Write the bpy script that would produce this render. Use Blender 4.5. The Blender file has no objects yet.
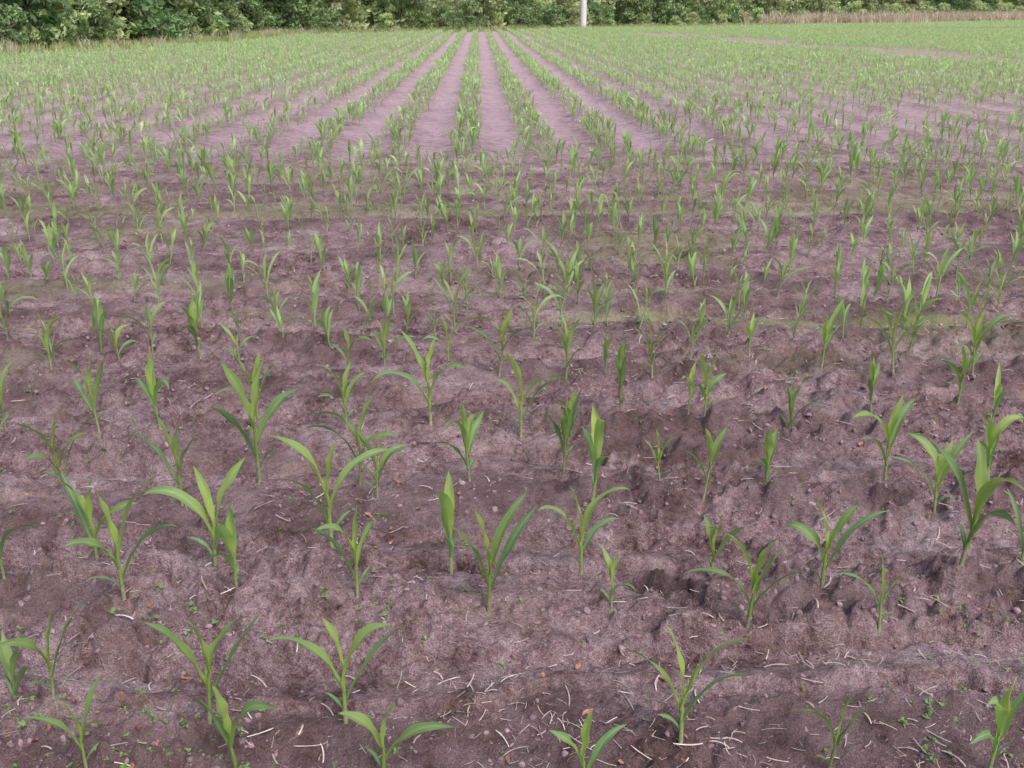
import bpy, math, random
import numpy as np
random.seed(7); R=np.random.default_rng(11)
SC=bpy.context.scene; COL=SC.collection

# ------------------------------------------------------------ noise
def _h(ix,iy,s):
    n=(ix.astype(np.int64)*374761393+iy.astype(np.int64)*668265263+s*974634777)&0xffffffff
    n=((n^(n>>13))*1274126177)&0xffffffff
    n=((n^(n>>15))*2246822519)&0xffffffff
    return ((n^(n>>16))&0xffffff)/float(0xffffff)
def vn(x,y,s=0):
    ix=np.floor(x);iy=np.floor(y);fx=x-ix;fy=y-iy
    fx=fx*fx*(3-2*fx);fy=fy*fy*(3-2*fy)
    a=_h(ix,iy,s);b=_h(ix+1,iy,s);c=_h(ix,iy+1,s);d=_h(ix+1,iy+1,s)
    return (a*(1-fx)+b*fx)*(1-fy)+(c*(1-fx)+d*fx)*fy
def rot(x,y,a): return x*math.cos(a)-y*math.sin(a),x*math.sin(a)+y*math.cos(a)
def sst(a,b,x):
    t=np.clip((x-a)/(b-a),0,1);return t*t*(3-2*t)
def oct_(x,y,wl,s):
    a,b=rot(x,y,0.7+s*1.3);return vn(a/wl+s*17.3,b/wl-s*9.1,s)-.5
def lumps(x,y,wl,s):
    """random faceted clods: height (in units of wl) of protruding cells"""
    a,b=rot(x,y,.4*s);a=a/wl;b=b/wl;ix=np.floor(a);iy=np.floor(b);out=np.zeros_like(a)
    for dx in(-1,0,1):
        for dy in(-1,0,1):
            cx=ix+dx;cy=iy+dy
            px=cx+_h(cx,cy,s);py=cy+_h(cx,cy,s+1);rr=_h(cx,cy,s+2);an=_h(cx,cy,s+3)*6.28
            ex=(a-px)*np.cos(an)+(b-py)*np.sin(an);ey=-(a-px)*np.sin(an)+(b-py)*np.cos(an)
            d=np.maximum(np.abs(ex*1.1+ey*.35),np.abs(ey*1.3-.25*ex))*.55+np.sqrt(ex*ex+ey*ey)*.45
            r=.18+.62*rr**2
            out=np.maximum(out,np.minimum((r-d)*1.6,r*.62)+(ex*.25)*(d<r)*r)
    return np.maximum(out,0)

def left_edge(y): return -16.6+(y-37.6)*.13+1.2*np.sin(y*.13)
def far_edge(x):  return 81+np.maximum(x,-30)*0.98+2*np.sin(x*.21)
def field_mask(x,y):
    return sst(-.6,.6,x-left_edge(y))*sst(-.8,.8,far_edge(x)-y)
def rowzone(x,y):
    """1 in the crumbled planting strip, 0 in the smoother crusted bed"""
    wx=.22*(vn(x*1.3,y*1.3,3)-.5)+.12*(vn(x*5,y*5,2)-.5)
    a=.5+.5*np.cos(2*np.pi*(y-1.78+wx)/.605)
    b=.5+.5*np.cos(2*np.pi*(x+.18+wx*.6)/.89)
    hl=1-sst(10.9,11.6,y)
    return a*hl+b*(1-hl)

HX,HY=.50,2.50
def H(x,y,sp=None,fine=True):
    if sp is None: sp=np.zeros_like(x)+.004
    def att(wl): return np.clip((wl/sp-2.0)/2.0,0,1)
    wx=.22*(vn(x*1.3,y*1.3,3)-.5)+.12*(vn(x*5,y*5,2)-.5)
    hl=1-sst(10.9,11.6,y)
    rz=rowzone(x,y)
    z=0.026*np.cos(2*np.pi*(y-1.90+wx)/.605)*hl
    z+=0.020*np.cos(2*np.pi*(x+.18+wx*.6)/.89)*(1-hl)*att(.89)*field_mask(x,y)
    # broken lips either side of the planting strip
    for c,s_,am in((.36,33,.055),(.72,34,.044)):
        ph=((y+wx*.8+.05*(vn(x*14,y*3,35)-.5)+.02*(vn(x*45,y*20,36)-.5)-1.78)/.605)%1.0
        z+=-am*np.exp(-((ph-c)/.035)**2)*hl*sst(.34,.54,vn(x*1.5+s_,y*1.6,s_))*att(.10)
        z+=am*.5*sst(c-.02,c+.04,ph)*(1-sst(c+.04,c+.25,ph))*hl*att(.10)
    z+=.045*oct_(x,y,1.8,3)+.024*oct_(x,y*1.5,.45,4)*att(.45)
    rough=np.clip(.30+.9*rz*sst(.15,.55,vn(x*1.1,y*1.7,21))+.6*sst(.45,.75,vn(x*2,y*2.5,23)),0,1.4)
    z+=.022*oct_(x,y*1.4,.16,5)*att(.16)*rough
    z+=.034*(.5-2*np.abs(oct_(x,y*1.3,.09,6)))*att(.09)*rough
    z+=.026*(.5-2*np.abs(oct_(x,y,.045,7)))*att(.045)*(rough*.8+.2)
    z+=.017*oct_(x,y,.022,8)*att(.022)*(rough*.6+.4)
    z+=.009*oct_(x,y,.011,9)*att(.011)
    if fine:
        for wl,s_,th in((.11,100,.42),(.06,110,.22),(.032,120,.10),(.018,130,.05)):
            m=sst(th,th+.25,rough*.6*vn(x*3+s_,y*3,s_)+rough*.35)
            z+=lumps(x,y,wl,s_)*wl*.78*m*att(wl)
    # collapsed hole in the furrow
    q=.7*(vn(x*11+3,y*11,44)-.5)+.35*(vn(x*37,y*37,45)-.5)
    d=np.sqrt(((x-HX)/.11)**2+((y-HY+.7*(x-HX))/.06)**2)+q
    z-=.11*(1-sst(.45,1.1,d))
    d2=((y-5.12-.03*np.sin(x*2))/.10)**2
    flat=np.exp(-d2)*sst(.2,1.2,x)*(1-sst(4.,5.5,x))
    z=z*(1-.8*flat)-.02*flat
    z+=np.where(np.sqrt(x*x+y*y)>60,.25*oct_(x,y,30,12),0)
    return z

# ------------------------------------------------------------ node helpers
def mat(name):
    m=bpy.data.materials.new(name);m.use_nodes=True
    nt=m.node_tree;nt.nodes.clear();return m,nt,nt.nodes,nt.links
def N(ns,t,**k):
    n=ns.new(t)
    for a,v in k.items():
        if a in('inp',):
            for i,vv in v.items(): n.inputs[i].default_value=vv
        else: setattr(n,a,v)
    return n
def ramp(ns,stops):
    r=ns.new('ShaderNodeValToRGB');cr=r.color_ramp
    while len(cr.elements)<len(stops): cr.elements.new(.5)
    for e,(p,c) in zip(cr.elements,stops): e.position=p;e.color=(*c,1)
    return r
def mixc(ns,ls,fac,a,b,bt='MIX'):
    m=ns.new('ShaderNodeMix');m.data_type='RGBA';m.blend_type=bt
    if isinstance(fac,(int,float)): m.inputs[0].default_value=fac
    else: ls.new(fac,m.inputs[0])
    for i,v in((6,a),(7,b)):
        if isinstance(v,tuple): m.inputs[i].default_value=(*v,1)
        else: ls.new(v,m.inputs[i])
    return m.outputs[2]
def mathn(ns,ls,op,a,b=0.,clamp=False):
    m=ns.new('ShaderNodeMath');m.operation=op;m.use_clamp=clamp
    for i,v in enumerate((a,b)):
        if isinstance(v,(int,float)): m.inputs[i].default_value=v
        else: ls.new(v,m.inputs[i])
    return m.outputs[0]

# soil
def soil_mat():
    m,nt,ns,ls=mat('field_soil')
    tc=N(ns,'ShaderNodeTexCoord');P=tc.outputs['Object']
    def noise(sc,det=4,ro=.6):
        n=N(ns,'ShaderNodeTexNoise',inp={'Scale':sc,'Detail':det,'Roughness':ro});ls.new(P,n.inputs['Vector']);return n.outputs[0]
    a=N(ns,'ShaderNodeAttribute',attribute_name='paint')
    a2=N(ns,'ShaderNodeAttribute',attribute_name='far_pale')
    sep=N(ns,'ShaderNodeSeparateColor');ls.new(a.outputs['Color'],sep.inputs[0])
    big=noise(1.1,5,.65);mid=noise(9,6,.7);fine=noise(50,5,.75);vf=noise(230,3,.7)
    s=mathn(ns,ls,'MULTIPLY',big,.27)
    s=mathn(ns,ls,'ADD',s,mathn(ns,ls,'MULTIPLY',mid,.38))
    s=mathn(ns,ls,'ADD',s,mathn(ns,ls,'MULTIPLY',fine,.35))
    r=ramp(ns,[(.40,(.10,.055,.053)),(.46,(.26,.168,.172)),(.515,(.42,.295,.308)),(.61,(.68,.53,.555))]);ls.new(s,r.inputs[0])
    sp=ramp(ns,[(.38,(.45,.42,.41)),(.5,(1,1,1)),(.62,(1.6,1.55,1.5))]);ls.new(vf,sp.inputs[0])
    c=mixc(ns,ls,.7,r.outputs[0],sp.outputs[0],'MULTIPLY')
    tan=noise(3.3,6,.7);tr=ramp(ns,[(.52,(0,0,0)),(.66,(1,1,1))]);ls.new(tan,tr.inputs[0])
    c=mixc(ns,ls,mathn(ns,ls,'MULTIPLY',tr.outputs[0],.4),c,(.40,.26,.20))
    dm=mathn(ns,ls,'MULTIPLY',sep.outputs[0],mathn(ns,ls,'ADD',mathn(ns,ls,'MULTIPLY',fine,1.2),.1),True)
    c=mixc(ns,ls,dm,c,(.12,.072,.068))  # dark tone for moist soil and for painted crevice shade
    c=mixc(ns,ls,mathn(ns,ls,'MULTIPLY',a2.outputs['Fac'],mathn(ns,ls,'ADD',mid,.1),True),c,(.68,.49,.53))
    alg=mathn(ns,ls,'MULTIPLY',sep.outputs[1],mathn(ns,ls,'ADD',mid,.25),True)
    c=mixc(ns,ls,alg,c,(.37,.40,.17))
    gr=ramp(ns,[(.35,(.14,.18,.07)),(.5,(.28,.32,.12)),(.65,(.48,.40,.27))]);ls.new(noise(.6,6,.7),gr.inputs[0])
    c=mixc(ns,ls,sep.outputs[2],c,gr.outputs[0])
    b=N(ns,'ShaderNodeBsdfPrincipled',inp={'Roughness':.93,'Specular IOR Level':.25});ls.new(c,b.inputs['Base Color'])
    bsum=mathn(ns,ls,'ADD',mathn(ns,ls,'MULTIPLY',mid,.5),mathn(ns,ls,'ADD',mathn(ns,ls,'MULTIPLY',fine,.6),mathn(ns,ls,'MULTIPLY',vf,.14)))
    bp=N(ns,'ShaderNodeBump',inp={'Strength':1.0,'Distance':.045});ls.new(bsum,bp.inputs['Height']);ls.new(bp.outputs[0],b.inputs['Normal'])
    o=N(ns,'ShaderNodeOutputMaterial');ls.new(b.outputs[0],o.inputs[0]);return m

def leaf_mat(name,young,old,trans=.35,rough=.5,attr=True,var=.25,spec=.4,rib_c=(.50,.61,.26)):
    m,nt,ns,ls=mat(name)
    oi=N(ns,'ShaderNodeObjectInfo')
    if attr:
        a=N(ns,'ShaderNodeAttribute',attribute_name='lf')
        sep=N(ns,'ShaderNodeSeparateColor');ls.new(a.outputs['Color'],sep.inputs[0])
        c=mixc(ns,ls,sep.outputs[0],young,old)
        rib=mathn(ns,ls,'MULTIPLY',mathn(ns,ls,'SUBTRACT',1.,mathn(ns,ls,'MULTIPLY',sep.outputs[2],2.5,True)),.5)
        c=mixc(ns,ls,rib,c,rib_c)
        tip=mathn(ns,ls,'MULTIPLY',mathn(ns,ls,'SUBTRACT',sep.outputs[1],.93),9.,True)
        c=mixc(ns,ls,mathn(ns,ls,'MULTIPLY',tip,.5),c,(.42,.36,.17))
        tc=N(ns,'ShaderNodeTexCoord')
        n=N(ns,'ShaderNodeTexNoise',inp={'Scale':45.,'Detail':3.});ls.new(tc.outputs['Object'],n.inputs['Vector'])
        c=mixc(ns,ls,mathn(ns,ls,'MULTIPLY',n.outputs[0],.35),c,old)
    else:
        c=mixc(ns,ls,oi.outputs['Random'],young,old)
        a=N(ns,'ShaderNodeAttribute',attribute_name='lf')
        sep=N(ns,'ShaderNodeSeparateColor');ls.new(a.outputs['Color'],sep.inputs[0])
        v=mathn(ns,ls,'ADD',mathn(ns,ls,'MULTIPLY',sep.outputs[0],.9),.55)
        mm=N(ns,'ShaderNodeVectorMath',operation='SCALE');ls.new(c,mm.inputs[0]);ls.new(v,mm.inputs['Scale']);c=mm.outputs[0]
    hs=N(ns,'ShaderNodeHueSaturation');ls.new(c,hs.inputs['Color'])
    ls.new(mathn(ns,ls,'ADD',mathn(ns,ls,'MULTIPLY',oi.outputs['Random'],var),1-var/2),hs.inputs['Value'])
    c=hs.outputs[0]
    b=N(ns,'ShaderNodeBsdfPrincipled',inp={'Roughness':rough,'Specular IOR Level':spec});ls.new(c,b.inputs['Base Color'])
    t=N(ns,'ShaderNodeBsdfTranslucent');tm=N(ns,'ShaderNodeVectorMath',operation='MULTIPLY',inp={1:(1.2,1.25,.7)})
    ls.new(c,tm.inputs[0]);ls.new(tm.outputs[0],t.inputs[0])
    mx=N(ns,'ShaderNodeMixShader',inp={0:trans});ls.new(b.outputs[0],mx.inputs[1]);ls.new(t.outputs[0],mx.inputs[2])
    o=N(ns,'ShaderNodeOutputMaterial');ls.new(mx.outputs[0],o.inputs[0]);return m
def simple_mat(name,c1,c2,scale=20.,rough=.9,rnd=.4):
    m,nt,ns,ls=mat(name)
    tc=N(ns,'ShaderNodeTexCoord');n=N(ns,'ShaderNodeTexNoise',inp={'Scale':scale,'Detail':5.,'Roughness':.7})
    ls.new(tc.outputs['Object'],n.inputs['Vector'])
    r=ramp(ns,[(.35,c1),(.65,c2)]);ls.new(n.outputs[0],r.inputs[0])
    oi=N(ns,'ShaderNodeObjectInfo');hs=N(ns,'ShaderNodeHueSaturation');ls.new(r.outputs[0],hs.inputs['Color'])
    ls.new(mathn(ns,ls,'ADD',mathn(ns,ls,'MULTIPLY',oi.outputs['Random'],rnd*2),1-rnd),hs.inputs['Value'])
    b=N(ns,'ShaderNodeBsdfPrincipled',inp={'Roughness':rough,'Specular IOR Level':.25});ls.new(hs.outputs[0],b.inputs['Base Color'])
    bp=N(ns,'ShaderNodeBump',inp={'Strength':.5,'Distance':.01});ls.new(n.outputs[0],bp.inputs['Height']);ls.new(bp.outputs[0],b.inputs['Normal'])
    o=N(ns,'ShaderNodeOutputMaterial');ls.new(b.outputs[0],o.inputs[0]);return m

M_soil=soil_mat()
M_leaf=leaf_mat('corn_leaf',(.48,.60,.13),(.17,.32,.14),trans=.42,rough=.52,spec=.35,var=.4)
M_leaff=leaf_mat('corn_leaf_young',(.46,.59,.22),(.28,.44,.20),trans=.40,rough=.6,var=.4,spec=.3)
M_leafd=leaf_mat('corn_leaf_haze',(.60,.73,.41),(.47,.63,.36),trans=.40,rough=.6,var=.35,spec=.3)  # far plants: distance haze put into the leaf colour
M_stem=simple_mat('corn_stem',(.20,.20,.11),(.38,.42,.22),30.,.6,.15)
M_weed=leaf_mat('weed_leaf',(.30,.44,.14),(.19,.32,.12),trans=.3,attr=False)
M_straw=simple_mat('straw_dry',(.40,.31,.27),(.74,.62,.58),60.,.8,.45)
M_dead=simple_mat('dead_leaf_brown',(.26,.12,.08),(.48,.25,.17),2.,.8,.35)
M_clod=simple_mat('soil_clod',(.20,.13,.135),(.46,.335,.355),2.5,.95,.35)
M_tree=leaf_mat('tree_foliage',(.35,.45,.22),(.16,.26,.12),trans=.35,rough=.6,attr=False,var=.5)  # tree and scrub colours lightened to stand in for distance haze
M_tree2=leaf_mat('scrub_foliage',(.58,.60,.36),(.35,.43,.23),trans=.35,rough=.6,attr=False,var=.4)
M_reed=leaf_mat('dry_reed',(.74,.62,.55),(.58,.50,.42),trans=.3,rough=.7,attr=False,var=.4)
M_grass=leaf_mat('verge_grass',(.50,.52,.24),(.32,.40,.17),trans=.3,rough=.6,attr=False,var=.4)
M_bark=simple_mat('bark',(.10,.085,.075),(.30,.26,.23),8.,.95,.2)
M_pole=simple_mat('weathered_pole',(.64,.61,.66),(.82,.79,.84),6.,.8,.0)

# ------------------------------------------------------------ mesh helper
def mk(name,V,F,mats,mi=None,attr=None,smooth=True):
    me=bpy.data.meshes.new(name)
    me.from_pydata([tuple(v) for v in V],[],[tuple(f) for f in F])
    for m in mats: me.materials.append(m)
    if mi is not None: me.polygons.foreach_set('material_index',np.array(mi,dtype=np.int32))
    if attr is not None:
        a=me.color_attributes.new('lf','FLOAT_COLOR','POINT')
        d=np.ones((len(V),4),dtype=np.float32);d[:,:3]=np.array(attr);a.data.foreach_set('color',d.ravel())
    if smooth: me.polygons.foreach_set('use_smooth',np.ones(len(F),dtype=bool))
    me.update();return me

# ------------------------------------------------------------ corn plant
def corn(seed,Ht=.36,nl=5,seg=12,mleaf=None,wide=1.0):
    rr=random.Random(seed);V=[];F=[];MI=[];A=[]
    stem_h=Ht*rr.uniform(.36,.46);lean=rr.uniform(-.18,.18);la=rr.uniform(0,6.28)
    def axis(h):
        k=lean*h;return np.array([math.cos(la)*k,math.sin(la)*k,h])
    n=7;rings=6
    for i in range(rings+1):
        t=i/rings;h=-.035+t*(stem_h+.035);r=.0062*(1-.40*t)*(Ht/.30)**.7
        c=axis(h)
        for j in range(n):
            a=2*math.pi*j/n;V.append(c+np.array([math.cos(a)*r,math.sin(a)*r*.8,0]));A.append((.3,.0,.5))
    for i in range(rings):
        for j in range(n):
            F.append((i*n+j,i*n+(j+1)%n,(i+1)*n+(j+1)%n,(i+1)*n+j));MI.append(1 if i<3 else 0)
    phi=rr.choice([0,math.pi])+rr.gauss(0,.7)
    for k in range(nl):
        u=k/(nl-1)
        h0=stem_h*(.20+.78*u)
        ph=phi+math.pi*(k%2)+rr.uniform(-.4,.4)
        if u<.15: L=Ht*rr.uniform(.22,.34)
        elif u<.9: L=Ht*rr.uniform(.58,.95)
        else: L=Ht*rr.uniform(.52,.68)
        W=(.019+.017*(1-abs(u-.80)*1.2))*rr.uniform(.8,1.15)*(Ht/.30)**.8*wide
        if u<.15: W*=.6
        th0=math.radians(rr.uniform(14,28)*(1.25-u*1.0))
        if u<.15: bend=math.radians(rr.uniform(40,90))
        elif u<.9: bend=math.radians(rr.choice([rr.uniform(20,50),rr.uniform(60,95),rr.uniform(85,135)]))
        else: bend=math.radians(rr.uniform(0,40))
        pw=rr.uniform(1.4,2.8);tw=rr.uniform(-1.6,1.6);side=rr.uniform(-.5,.5);wf=rr.uniform(10,20);wp=rr.uniform(0,6)
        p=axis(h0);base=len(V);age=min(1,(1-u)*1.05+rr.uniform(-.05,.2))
        for i in range(seg+1):
            s=i/seg
            th=th0+bend*s**pw
            az=ph+side*s*s
            d=np.array([math.cos(az)*math.sin(th),math.sin(az)*math.sin(th),math.cos(th)])
            sd=np.array([-math.sin(az),math.cos(az),0])
            up=np.array([-math.cos(az)*math.cos(th),-math.sin(az)*math.cos(th),math.sin(th)])
            ct,st=math.cos(tw*s*s),math.sin(tw*s*s)
            sd2=sd*ct+up*st;up2=up*ct-sd*st
            w=W*.5*(.42+.58*min(1,s/.42)**1.2)*max(0.,1-max(0,(s-.50)/.50)**2.0)**.9
            fold=.70-.35*min(1,s*1.6)
            if s<.25: fold=1.2-s*2.0
            for q in(-1,-.5,0,.5,1):
                wav=math.sin(s*wf+wp+(1.7 if q>0 else 0))*.22*w*abs(q)*min(1,s*3)
                V.append(p+sd2*w*q*math.cos(fold*abs(q))+up2*(w*abs(q)*math.sin(fold)*.9+wav))
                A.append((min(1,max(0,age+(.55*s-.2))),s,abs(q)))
            p=p+d*L/seg
        for i in range(seg):
            for q in range(4):
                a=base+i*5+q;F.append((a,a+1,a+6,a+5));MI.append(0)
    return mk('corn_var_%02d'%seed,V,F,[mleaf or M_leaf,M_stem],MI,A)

SRC=bpy.data.collections
def coll(name,meshes):
    c=SRC.new(name)
    for i,m in enumerate(meshes):
        o=bpy.data.objects.new('%s_%02d'%(name,i),m);c.objects.link(o)
    return c
def scatter(name,c,pts,rots,scl,idx):
    n=len(pts);me=bpy.data.meshes.new(name);me.vertices.add(n)
    me.vertices.foreach_set('co',np.asarray(pts,dtype=np.float32).ravel())
    a=me.attributes.new('irot','FLOAT_VECTOR','POINT');a.data.foreach_set('vector',np.asarray(rots,dtype=np.float32).ravel())
    a=me.attributes.new('iscl','FLOAT_VECTOR','POINT')
    scl=np.asarray(scl,dtype=np.float32)
    if scl.ndim==1: scl=np.repeat(scl[:,None],3,1)
    a.data.foreach_set('vector',np.ascontiguousarray(scl,dtype=np.float32).ravel())
    a=me.attributes.new('iidx','INT','POINT');a.data.foreach_set('value',np.asarray(idx,dtype=np.int32))
    me.update()
    o=bpy.data.objects.new(name,me);COL.objects.link(o)
    g=bpy.data.node_groups.new(name+'_gn','GeometryNodeTree')
    g.interface.new_socket('Geometry',in_out='INPUT',socket_type='NodeSocketGeometry')
    g.interface.new_socket('Geometry',in_out='OUTPUT',socket_type='NodeSocketGeometry')
    ns,ls=g.nodes,g.links
    gi=ns.new('NodeGroupInput');go=ns.new('NodeGroupOutput')
    ip=ns.new('GeometryNodeInstanceOnPoints');ci=ns.new('GeometryNodeCollectionInfo')
    ci.inputs['Collection'].default_value=c;ci.inputs['Separate Children'].default_value=True;ci.inputs['Reset Children'].default_value=True
    def na(nm,t):
        q=ns.new('GeometryNodeInputNamedAttribute');q.data_type=t;q.inputs['Name'].default_value=nm;return q.outputs[0]
    e2r=ns.new('FunctionNodeEulerToRotation')
    ls.new(gi.outputs[0],ip.inputs['Points']);ls.new(ci.outputs[0],ip.inputs['Instance'])
    ip.inputs['Pick Instance'].default_value=True
    ls.new(na('iidx','INT'),ip.inputs['Instance Index'])
    ls.new(na('irot','FLOAT_VECTOR'),e2r.inputs[0]);ls.new(e2r.outputs[0],ip.inputs['Rotation'])
    ls.new(na('iscl','FLOAT_VECTOR'),ip.inputs['Scale']);ls.new(ip.outputs[0],go.inputs[0])
    md=o.modifiers.new('instances','NODES');md.node_group=g
    return o

# ------------------------------------------------------------ ground
ys=[-400,-150,-60,-25,-12,-6,-3,-1.5,-.6,0,.3,.6,.8,1.0,1.2]
y=1.2
while y<230: y+=max(.0062,.0045*y) if y<12 else .0085*y; ys.append(y)
ys+=[260,320,450,700,1100,1800]
ys=np.array(ys);nu=900
u=np.linspace(-1,1,nu);ext=np.array([.02,.06,.15,.35,.65,1.0])
X=[];hw=np.where(ys<1,1.6,.64*np.maximum(ys,1)+.75)
hw=np.minimum(hw,170)
for yy,w in zip(ys,hw):
    d=u*w;o=w+ext*(1800-w);X.append(np.concatenate([-o[::-1],d,o]))
X=np.array(X);Y=np.repeat(ys[:,None],X.shape[1],1)
spc=np.maximum(np.abs(np.gradient(X,axis=1)),np.abs(np.gradient(Y,axis=0)))
Z=H(X,Y,spc)
ny,nx=X.shape
me=bpy.data.meshes.new('ground')
me.vertices.add(nx*ny);co=np.stack([X,Y,Z],-1).reshape(-1,3).astype(np.float32);me.vertices.foreach_set('co',co.ravel())
ii=(np.arange(ny-1)[:,None]*nx+np.arange(nx-1)[None,:]).ravel()
q=np.stack([ii,ii+1,ii+nx+1,ii+nx],-1).astype(np.int32)
me.loops.add(q.size);me.polygons.add(len(q))
me.loops.foreach_set('vertex_index',q.ravel());me.polygons.foreach_set('loop_start',np.arange(len(q),dtype=np.int32)*4)
me.polygons.foreach_set('use_smooth',np.ones(len(q),dtype=bool))
me.update(calc_edges=True)
fm=field_mask(X,Y)
rz=rowzone(X,Y)
damp_shade=sst(.46,.75,vn(X*1.3,Y*2.2,51)*.5+vn(X*6,Y*9,52)*.25+rz*.25)*.85  # moist patches mixed with crevice shade painted as darker soil
damp_shade=np.maximum(damp_shade,.70*rz*sst(.3,.7,vn(X*2,Y*3,53))*(Y<11))
damp_shade=np.maximum(damp_shade,.18*(Y<11))  # near ground toned darker than far ground
damp_shade*=1-.85*sst(6,16,Y)
d=np.sqrt(((X-HX)/.14)**2+((Y-HY+.7*(X-HX))/.08)**2);damp_shade=np.maximum(damp_shade,1.1*(1-sst(.4,1.3,d+.8*(vn(X*13,Y*13,9)-.5))))  # shade inside the hole painted into the soil colour
alg=np.exp(-((Y-5.12-.03*np.sin(X*2)+.05*(vn(X*5,Y*5,8)-.5))/.12)**2)*sst(.0,1.2,X+.6*vn(X*3,Y*3,5))*(1-sst(4.5,6,X))
alg=np.maximum(alg,.40*sst(.55,.8,vn(X*.8,Y*3,61))*sst(3,6,Y)*(1-sst(9,13,Y)))
alg=np.maximum(alg,.85*sst(12,32,Y)*(1-np.exp(-((X-.2)/4.5)**2))*(.55+.45*rz))
pc=np.stack([damp_shade*fm,alg*fm,1-fm,np.ones_like(X)],-1).reshape(-1,4).astype(np.float32)
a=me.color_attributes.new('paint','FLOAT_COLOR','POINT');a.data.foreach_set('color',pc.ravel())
far_pale=(sst(9,15,Y)*(1-.6*rz)*fm).astype(np.float32)  # soil gets paler and pinker with distance, less in planting strips
a=me.attributes.new('far_pale','FLOAT','POINT');a.data.foreach_set('value',far_pale.ravel())
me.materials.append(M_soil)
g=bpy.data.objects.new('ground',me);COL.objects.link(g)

# ------------------------------------------------------------ corn
near=[(-1.03,1.96,.22),(-.89,1.77,.21),(-.64,1.87,.27),(-.55,1.75,.22),(-.33,1.89,.27),(-.23,1.74,.22),(.21,1.67,.21),(.44,1.78,.27),(.77,1.74,.21),(1.14,1.74,.24),
(-1.38,2.49,.22),(-1.18,2.65,.29),(-1.02,2.42,.36),(-.82,2.63,.33),(-.70,2.41,.26),(-.46,2.62,.33),(-.36,2.40,.26),(-.10,2.57,.30),(.01,2.37,.32),(.29,2.55,.27),(.36,2.38,.17),(.68,2.53,.20),(.72,2.27,.29),(.99,2.46,.28),(1.09,2.27,.22),(1.39,2.45,.34),
(-1.69,3.12,.27),(-1.45,3.12,.27),(-1.03,3.03,.31),(-.80,3.19,.42),(-.37,3.07,.24),(-.44,3.17,.30),(-.05,3.15,.29),(.29,3.2,.28),(.37,2.98,.33),(.76,3.01,.23),(.62,3.09,.18),(1.0,3.1,.23),(1.44,3.13,.30),(1.53,2.92,.27),(1.77,3.05,.24),
(-1.92,3.7,.23),(-1.53,3.65,.31),(-1.27,3.6,.31),(-.91,3.7,.35),(-.55,3.68,.27),(-.21,3.66,.34),(.15,3.57,.33),(.35,3.56,.19),(.56,3.67,.27),(.9,3.66,.26),(.85,3.73,.2),(1.23,3.6,.27),(1.6,3.7,.25),(1.97,3.72,.23),(2.03,3.55,.23),
(-2.04,4.45,.25),(-1.78,4.62,.24),(-1.35,4.5,.28),(-1.18,4.55,.2),(-.62,4.27,.21),(-.47,4.48,.26),(-.16,4.46,.23),(.08,4.25,.28),(.38,4.17,.28),(.57,4.27,.21),(.77,4.16,.28),(.96,4.25,.17),(1.28,4.42,.18),(1.57,4.23,.28),(1.87,4.15,.3),(2.0,4.3,.27),(2.24,4.15,.28)]
nz=H(np.array([p[0] for p in near]),np.array([p[1] for p in near]))
for i,(x,yv,h) in enumerate(near):
    nl=4 if h<.24 else (5 if random.random()<.8 else 6)
    me=corn(700+i,Ht=.06+h*.86,nl=nl,seg=16)
    zt=np.zeros(len(me.vertices)*3,dtype=np.float32);me.vertices.foreach_get('co',zt);top=zt[2::3].max()
    o=bpy.data.objects.new('corn_plant',me);COL.objects.link(o)
    s=min(1.35,max(.8,h*1.10/top));o.scale=(s,s,s)
    o.location=(x,yv,nz[i]-.004)
CC=coll('corn_src',[corn(i,Ht=.28,nl=random.choice([4,4,5,5]),seg=7,mleaf=M_leaff,wide=.95) for i in range(16)]+
                   [corn(40+i,Ht=.28,nl=random.choice([4,5]),seg=6,mleaf=M_leafd,wide=1.25) for i in range(10)])
P=[]
rows=[1.83,2.47,3.11,3.65,4.30]+[4.30+.605*i for i in range(1,12)]
for ri,ry in enumerate(rows):
    w=.78*ry+1.6
    lim=(0.56*ry+.15) if ri<5 else 0
    x=-w+random.random()*.1;k=0
    while x<w:
        x+=.185+random.uniform(-.05,.07) if ri<5 else max(.04,random.gauss(.135-.004*max(0,ri-6),.05));k+=1
        if ri<5 and abs(x-.03*ry)<lim: continue
        if random.random()<.10: continue
        P.append((x,ry+(.095 if k%2 else -.095)+random.gauss(0,.05),random.choice([random.uniform(.5,.85),random.uniform(.8,1.1),random.uniform(.8,1.15)])*(.96 if ri>5 else 1)))
P=np.array(P)
rws=[]
for kk in range(-24,150):
    xr=.71+.89*kk
    yy=np.arange(11.3,200,.062)
    yy=yy+R.uniform(-.05,.05,len(yy))
    sg=.055 if -3<=kk<=2 else .13
    xx=xr+np.where(np.arange(len(yy))%2,.10,-.10)+R.normal(0,sg,len(yy))
    rws.append(np.stack([xx,yy],-1))
Q=np.concatenate(rws)
keep=(np.abs(Q[:,0]-.03*Q[:,1])<.60*Q[:,1]+1.5)&(Q[:,0]>left_edge(Q[:,1])+.3)&(Q[:,1]<far_edge(Q[:,0])-.5)
Q=Q[keep]
den=sst(.20,.40,vn(Q[:,0]*.35,Q[:,1]*.22,71)*.6+vn(Q[:,0]*1.1,Q[:,1]*.7,72)*.4)
t=(66-Q[:,1])/31.; bx=13.4+t*4.1
band=(1-sst(1.3,2.4,np.abs(Q[:,0]-bx+.8*np.sin(Q[:,1]*.4))))*(Q[:,1]>28)*(Q[:,1]<74)
band3=(1-sst(.8,1.6,np.abs(Q[:,1]-86-.25*(Q[:,0]-35))/2.8))*(Q[:,0]>33)
band2=(1-sst(.5,1.1,np.abs(Q[:,1]-15.9-.35*(Q[:,0]-6))))*(Q[:,0]>5.6)
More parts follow.
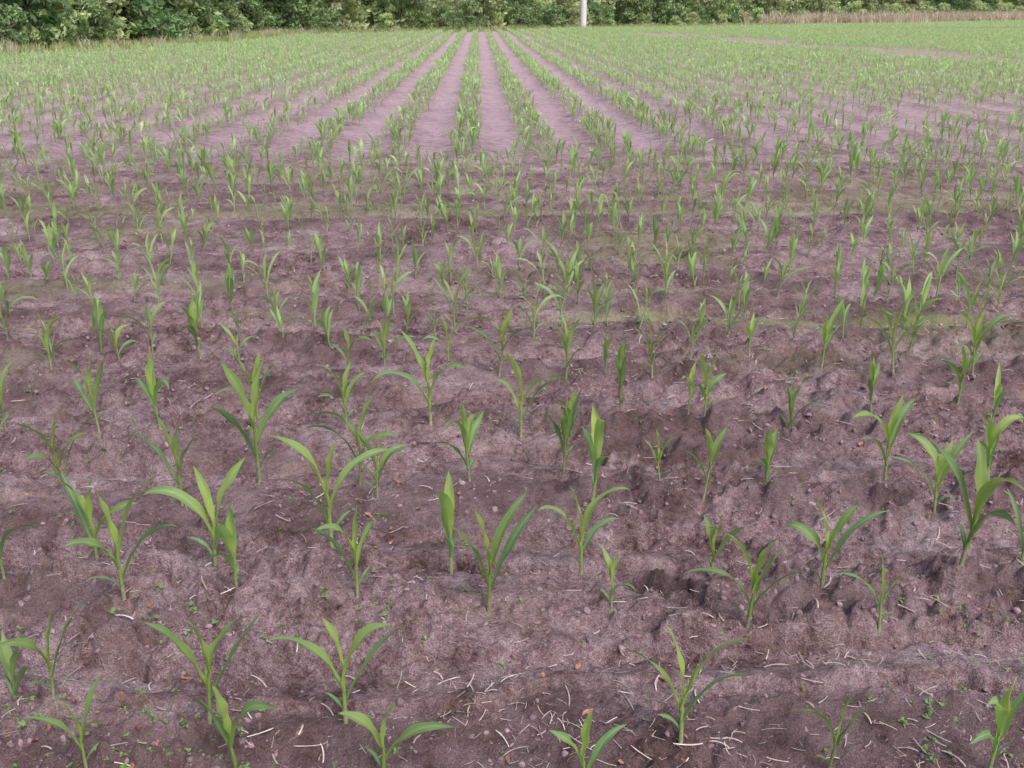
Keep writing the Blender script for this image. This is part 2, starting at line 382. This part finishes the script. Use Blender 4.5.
pr=(.45+.55*den)*(.68+.32*sst(12,25,Q[:,1]))*(1-.97*band)*(1-.9*band2)*(1-.9*band3)
Q=Q[R.random(len(Q))<pr]
sc=R.uniform(.55,1.0,len(Q))*(.78+.35*vn(Q[:,0]*.3,Q[:,1]*.3,73))
Q=np.concatenate([Q,sc[:,None]],1)
A_=np.concatenate([P,Q])
z=H(A_[:,0],A_[:,1],np.maximum(.0075*A_[:,1],.006))
n=len(A_)
idx=np.where(R.random(n)<sst(8,28,A_[:,1]),R.integers(16,26,n),R.integers(0,16,n))
scatter('corn_rows',CC,np.stack([A_[:,0],A_[:,1],z-.004],-1),
        np.stack([R.normal(0,.08,n),R.normal(0,.08,n),R.uniform(0,6.28,n)],-1),A_[:,2],idx)

# ------------------------------------------------------------ clods, straw, leaf litter, weeds
def clod(seed):
    import bmesh
    bm=bmesh.new();bmesh.ops.create_icosphere(bm,subdivisions=2,radius=1)
    rr=np.random.default_rng(seed);D=rr.normal(size=(9,3));D/=np.linalg.norm(D,axis=1)[:,None];c=rr.uniform(.5,.95,9)
    sx=rr.uniform(.7,1.3,3)
    V=[];
    for v in bm.verts:
        p=np.array(v.co)
        r=1.0
        for dd,cc in zip(D,c):
            k=p@dd
            if k*r>cc: r=min(r,cc/k)
        r*=1+.07*math.sin(p[0]*9+seed)*math.sin(p[1]*11)+.05*math.sin(p[2]*17+p[0]*13)
        V.append(p*r*sx*np.array([1,1,.7]))
    F=[[v.index for v in f.verts] for f in bm.faces];bm.free()
    return mk('clod%d'%seed,V,F,[M_clod])
CL=coll('clod_src',[clod(i) for i in range(7)])
def spread(n,y0,y1,pw=1.0,wide=.62):
    yy=y0*(y1/y0)**(R.random(n)**pw);xx=.03*yy+R.uniform(-1,1,n)*(wide*yy+.4);return xx,yy
x,yv=spread(26000,1.2,12)
k=R.random(len(x))<.12+.88*rowzone(x,yv)*sst(.25,.6,vn(x*.9+3,yv*1.3,21)*.5+vn(x*4,yv*4,22)*.5);x,yv=x[k],yv[k]
s=.0018+.011*R.random(len(x))**5+.0003*yv;z=H(x,yv,np.full(len(x),.008))-s*.35
scatter('soil_clods',CL,np.stack([x,yv,z],-1),R.uniform(0,6.28,(len(x),3)),s,R.integers(0,7,len(x)))

def strawm(seed,L,W):
    rr=random.Random(seed);V=[];F=[];n=6;c=rr.uniform(-.5,.5);b=rr.uniform(-.2,.5)
    for i in range(n+1):
        t=i/n-.5
        for q,(a,bz) in enumerate(((-1,0),(0,.7),(1,0))):
            V.append((t*L,c*L*t*t+a*W/2*(1-.5*abs(t)),bz*W/2+b*L*(.25-t*t)*.5))
    for i in range(n):
        for q in range(2): a=i*3+q;F.append((a,a+1,a+4,a+3))
    return V,F
ST=[mk('straw%d'%i,*strawm(i,random.uniform(.03,.10),random.uniform(.0018,.006)),[M_straw]) for i in range(10)]
SC_=coll('straw_src',ST)
x,yv=spread(34000,1.2,9)
k=R.random(len(x))<(.25+.75*sst(.30,.75,vn(x*1.6,yv*2.,81)*.6+vn(x*6,yv*6,82)*.4))*np.where(yv<2.3,1,.7)*(.45+.55*sst(-.5,1.0,x));x,yv=x[k],yv[k];n=len(x)
z=H(x,yv)+.003
scatter('straw_litter',SC_,np.stack([x,yv,z],-1),np.stack([R.normal(0,.18,n),R.normal(0,.18,n),R.uniform(0,6.28,n)],-1),.14+.75*R.random(n)**3.4,R.integers(0,10,n))
def deadleaf(seed):
    rr=random.Random(seed);V=[(0,0,0)];F=[];n=9
    for i in range(n):
        a=2*math.pi*i/n;r=rr.uniform(.5,1.);V.append((math.cos(a)*r*1.4,math.sin(a)*r*.7,rr.uniform(-.05,.5)))
    for i in range(n):F.append((0,1+i,1+(i+1)%n))
    return mk('dl%d'%seed,V,F,[M_dead],smooth=False)
DL=coll('deadleaf_src',[deadleaf(i) for i in range(5)])
x,yv=spread(2800,1.2,7);k=R.random(len(x))<np.where(yv<2.4,1,.5)*sst(.3,.6,vn(x*2,yv*2,91))*(.3+.7*sst(-.3,.8,x));x,yv=x[k],yv[k];n=len(x)
scatter('leaf_litter',DL,np.stack([x,yv,H(x,yv)+.004],-1),np.stack([R.normal(0,.4,n),R.normal(0,.4,n),R.uniform(0,6.28,n)],-1),R.uniform(.004,.014,n),R.integers(0,5,n))
def weed(seed):
    rr=random.Random(seed);V=[];F=[];A=[]
    for k in range(rr.choice([4,6,8,10])):
        az=rr.uniform(0,6.28);el=rr.uniform(.2,1.1);L=rr.uniform(.6,1.3);w=rr.uniform(.14,.3);o=np.array([rr.uniform(-.3,.3),rr.uniform(-.3,.3),0])
        d=np.array([math.cos(az)*math.cos(el),math.sin(az)*math.cos(el),math.sin(el)]);s=np.array([-math.sin(az),math.cos(az),0]);b=len(V)
        for t,ww in((0,.15),(.35,.8),(.7,1),(1,.1)):
            p=o+d*L*t+np.array([0,0,-.35*t*t*L]);V+= [p-s*w*ww,p+s*w*ww];A+=[(rr.uniform(.3,.7),0,0)]*2
        for i in range(3):F.append((b+2*i,b+2*i+1,b+2*i+3,b+2*i+2))
    return mk('weed%d'%seed,V,F,[M_weed],attr=A)
WD=coll('weed_src',[weed(i) for i in range(7)])
x,yv=spread(12000,1.3,26)
k=R.random(len(x))<(.06+.94*sst(.46,.70,vn(x*1.4,yv*2.2,95)*.6+vn(x*5,yv*6,96)*.4))*(.4+.6*rowzone(x,yv));x,yv=x[k],yv[k];n=len(x)
scatter('weed_seedlings',WD,np.stack([x,yv,H(x,yv)],-1),np.stack([R.normal(0,.1,n),R.normal(0,.1,n),R.uniform(0,6.28,n)],-1),R.uniform(.004,.015,n)*(1+.06*yv),R.integers(0,7,n))

# ------------------------------------------------------------ verge grass + trees
def tuft(seed,mt,n=26,h=1.0,w=.03):
    rr=random.Random(seed);V=[];F=[];A=[]
    for k in range(n):
        az=rr.uniform(0,6.28);L=h*rr.uniform(.5,1.1);ln=rr.uniform(.1,.7);o=np.array([rr.gauss(0,.22),rr.gauss(0,.22),0])
        d=np.array([math.cos(az),math.sin(az),0]);s=np.array([-math.sin(az),math.cos(az),0]);b=len(V);c=rr.uniform(.1,.9)
        for t in(0,.5,1):
            p=o+d*ln*L*t*t+np.array([0,0,L*t*(1-.2*t)]);ww=w*(1-t*.9);V+=[p-s*ww,p+s*ww];A+=[(c,0,0)]*2
        for i in range(2):F.append((b+2*i,b+2*i+1,b+2*i+3,b+2*i+2))
    return mk('tuft',V,F,[mt],attr=A)
GR=coll('grass_src',[tuft(i,M_grass) for i in range(5)]+[tuft(9+i,M_reed,30,1.3) for i in range(2)])
pts=[]
for yv in np.arange(14,82,.25):
    for _ in range(4):
        e=float(left_edge(yv));pts.append((e-.2-random.random()**1.3*4.2,yv+random.uniform(-.2,.2)))
for xv in np.arange(-16,112,.3):
    for _ in range(6):
        e=float(far_edge(xv));dd=.3+random.random()**1.2*6;pts.append((xv-.7*dd*.5,e+dd))
pts=np.array(pts);n=len(pts);z=H(pts[:,0],pts[:,1],np.full(n,.6))
idx=np.where(R.random(n)<np.where(pts[:,0]>35,.75,np.where(pts[:,0]<-8,.22,.1)),R.integers(5,7,n),R.integers(0,5,n))
scatter('verge_grass',GR,np.stack([pts[:,0],pts[:,1],z-.02],-1),np.stack([R.normal(0,.1,n),R.normal(0,.1,n),R.uniform(0,6.28,n)],-1),R.uniform(.22,.6,n)*np.where((idx>4)&(pts[:,0]>30),2.8,1),idx)

def tree(seed,mt,ht,wd,low,ncl=90,nlf=45,ls=.17):
    rr=np.random.default_rng(seed);V=[];F=[];MI=[];A=[]
    def limb(a,b,r0,r1,n=6):
        a=np.array(a);b=np.array(b);d=b-a;d/=np.linalg.norm(d);s=np.cross(d,[.3,.9,.1]);s/=np.linalg.norm(s);t=np.cross(d,s);k0=len(V)
        for p,r in((a,r0),((a+b)/2+rr.normal(0,.08,3),(r0+r1)/2),(b,r1)):
            for j in range(n):
                an=2*math.pi*j/n;V.append(p+s*math.cos(an)*r+t*math.sin(an)*r);A.append((.5,0,0))
        for i in range(2):
            for j in range(n):F.append((k0+i*n+j,k0+i*n+(j+1)%n,k0+(i+1)*n+(j+1)%n,k0+(i+1)*n+j));MI.append(1)
    limb((0,0,-.2),(rr.normal(0,.2),rr.normal(0,.2),ht*.55),.035*ht**.9,.05)
    cl=[]
    for i in range(ncl):
        zc=low+(ht-low)*rr.random()**.9
        rel=(zc-low)/(ht-low)
        rad=wd*(.55+.6*math.sin(math.pi*min(1,rel*.85+.12)))*(1-.5*rel)
        an=rr.uniform(0,6.28);r=rad*rr.random()**.45
        c=np.array([math.cos(an)*r,math.sin(an)*r,zc]);cl.append(c)
    for i in range(9):
        c=cl[rr.integers(ncl)];limb((0,0,min(c[2]*.6,ht*.5)),c,.06,.02)
    for c in cl:
        br=rr.uniform(0.,1.0);rc=rr.uniform(.2,.5)*wd*.5
        P0=c+rr.normal(0,1,(nlf,3))*rc*np.array([.55,.55,.4])
        for p in P0:
            if p[2]<.03: p[2]=abs(p[2])+.03
            a=rr.normal(size=3);a/=np.linalg.norm(a);b=np.cross(a,rr.normal(size=3));b/=np.linalg.norm(b);l=ls*rr.uniform(.6,1.3)
            k0=len(V);V+=[p-a*l,p+b*l*.45,p+a*l,p-b*l*.45];v=min(1,max(0,br+rr.normal(0,.15)));A+=[(v,0,0)]*4
            F.append((k0,k0+1,k0+2,k0+3));MI.append(0)
    return mk('tree%d'%seed,V,F,[mt,M_bark],MI,A,smooth=False)
TR=coll('tree_src',[tree(1,M_tree,6.5,2.3,.2),tree(2,M_tree,8,2.6,.3,100),tree(3,M_tree,5,2.2,.1),tree(4,M_tree2,4,1.8,.05,70),
                    tree(5,M_tree2,2.2,1.5,.02,50,45,.11),tree(6,M_tree,1.8,1.4,.02,45,45,.11),tree(7,M_tree2,1.2,1.1,.02,40,40,.09)])
tp=[];ti=[];ts=[]
def addt(x,y,i,s): tp.append((x,y,0));ti.append(i);ts.append(s)
for dd,st,ch in((4.2,3.4,(5,4,6,5,5)),(5.8,2.4,(2,3,5,2,2)),(7.9,3.,(0,2,1,0)),(11,3.6,(0,1)),(15,4,(1,0))):
    yv=8.
    while yv<92:
        addt(float(left_edge(yv))-dd-random.uniform(-.7,.7),yv,random.choice(ch),random.uniform(.75,1.25));yv+=st*random.uniform(.6,1.4)
for dd,st,ch in((5.,3.4,(4,6,6,4,5)),(8.,2.8,(3,4,5,3,2)),(11.5,3.,(3,2,3,0)),(15,3.6,(0,1,2)),(20,4.2,(1,0)),(26,5,(1,1,0))):
    xv=-24.
    while xv<125:
        addt(xv-.55*dd,float(far_edge(xv))+dd*.8+random.uniform(-1,1),random.choice(ch),random.uniform(.65,1.35));xv+=st*random.uniform(.5,1.6)
n=len(tp)
scatter('tree_line',TR,tp,np.stack([np.zeros(n),np.zeros(n),R.uniform(0,6.28,n)],-1),ts,ti)

# utility pole at the far edge of the field
def tube(V,F,a,b,r0,r1,n=14):
    a=np.array(a,float);b=np.array(b,float);d=(b-a)/np.linalg.norm(b-a);s=np.cross(d,[.2,1,.1]);s/=np.linalg.norm(s);t=np.cross(d,s);k=len(V)
    for p,r in((a,r0),(b,r1)):
        for j in range(n):
            an=2*math.pi*j/n;V.append(p+s*math.cos(an)*r+t*math.sin(an)*r)
    for j in range(n):F.append((k+j,k+(j+1)%n,k+n+(j+1)%n,k+n+j))
    F.append(tuple(range(k,k+n)));F.append(tuple(range(k+n,k+2*n)))
V=[];F=[];tube(V,F,(0,0,-.3),(0,0,9.5),.30,.2);tube(V,F,(-1.2,.2,8.8),(1.2,.2,8.8),.06,.06)
for xx in(-1.05,-.5,.5,1.05):tube(V,F,(xx,.2,8.85),(xx,.2,9.05),.04,.03)
po=bpy.data.objects.new('utility_pole',mk('utility_pole',V,F,[M_pole],smooth=False));COL.objects.link(po);po.location=(9.45,94.0,0)

# ------------------------------------------------------------ world, sun, camera
EL,AZ=math.radians(52),math.radians(150)
w=bpy.data.worlds.new('World');SC.world=w;w.use_nodes=True;nt=w.node_tree;nt.nodes.clear()
sk=nt.nodes.new('ShaderNodeTexSky');sk.sky_type='NISHITA';sk.sun_disc=False;sk.sun_elevation=EL;sk.sun_rotation=AZ
sk.air_density=1.0;sk.dust_density=3.0;sk.ozone_density=1.0
bg=nt.nodes.new('ShaderNodeBackground');bg.inputs[1].default_value=.15
ow=nt.nodes.new('ShaderNodeOutputWorld');nt.links.new(sk.outputs[0],bg.inputs[0]);nt.links.new(bg.outputs[0],ow.inputs[0])
sl=bpy.data.lights.new('sun','SUN');sl.energy=2.6;sl.angle=math.radians(28);sl.color=(1,.93,.95)
so=bpy.data.objects.new('sun',sl);COL.objects.link(so)
from mathutils import Vector
dv=Vector((math.sin(AZ)*math.cos(EL),math.cos(AZ)*math.cos(EL),math.sin(EL)))
so.rotation_euler=dv.to_track_quat('Z','Y').to_euler();so.location=(0,0,20)
cam=bpy.data.cameras.new('camera');cam.lens=983/1024*36;cam.sensor_width=36;cam.clip_start=.05;cam.clip_end=4000
co_=bpy.data.objects.new('camera',cam);COL.objects.link(co_);co_.location=(0,0,1.6)
co_.rotation_euler=(math.radians(90-20.78),0,math.radians(-1.85));SC.camera=co_
SC.view_settings.view_transform='Standard';SC.view_settings.look='None';SC.view_settings.exposure=0
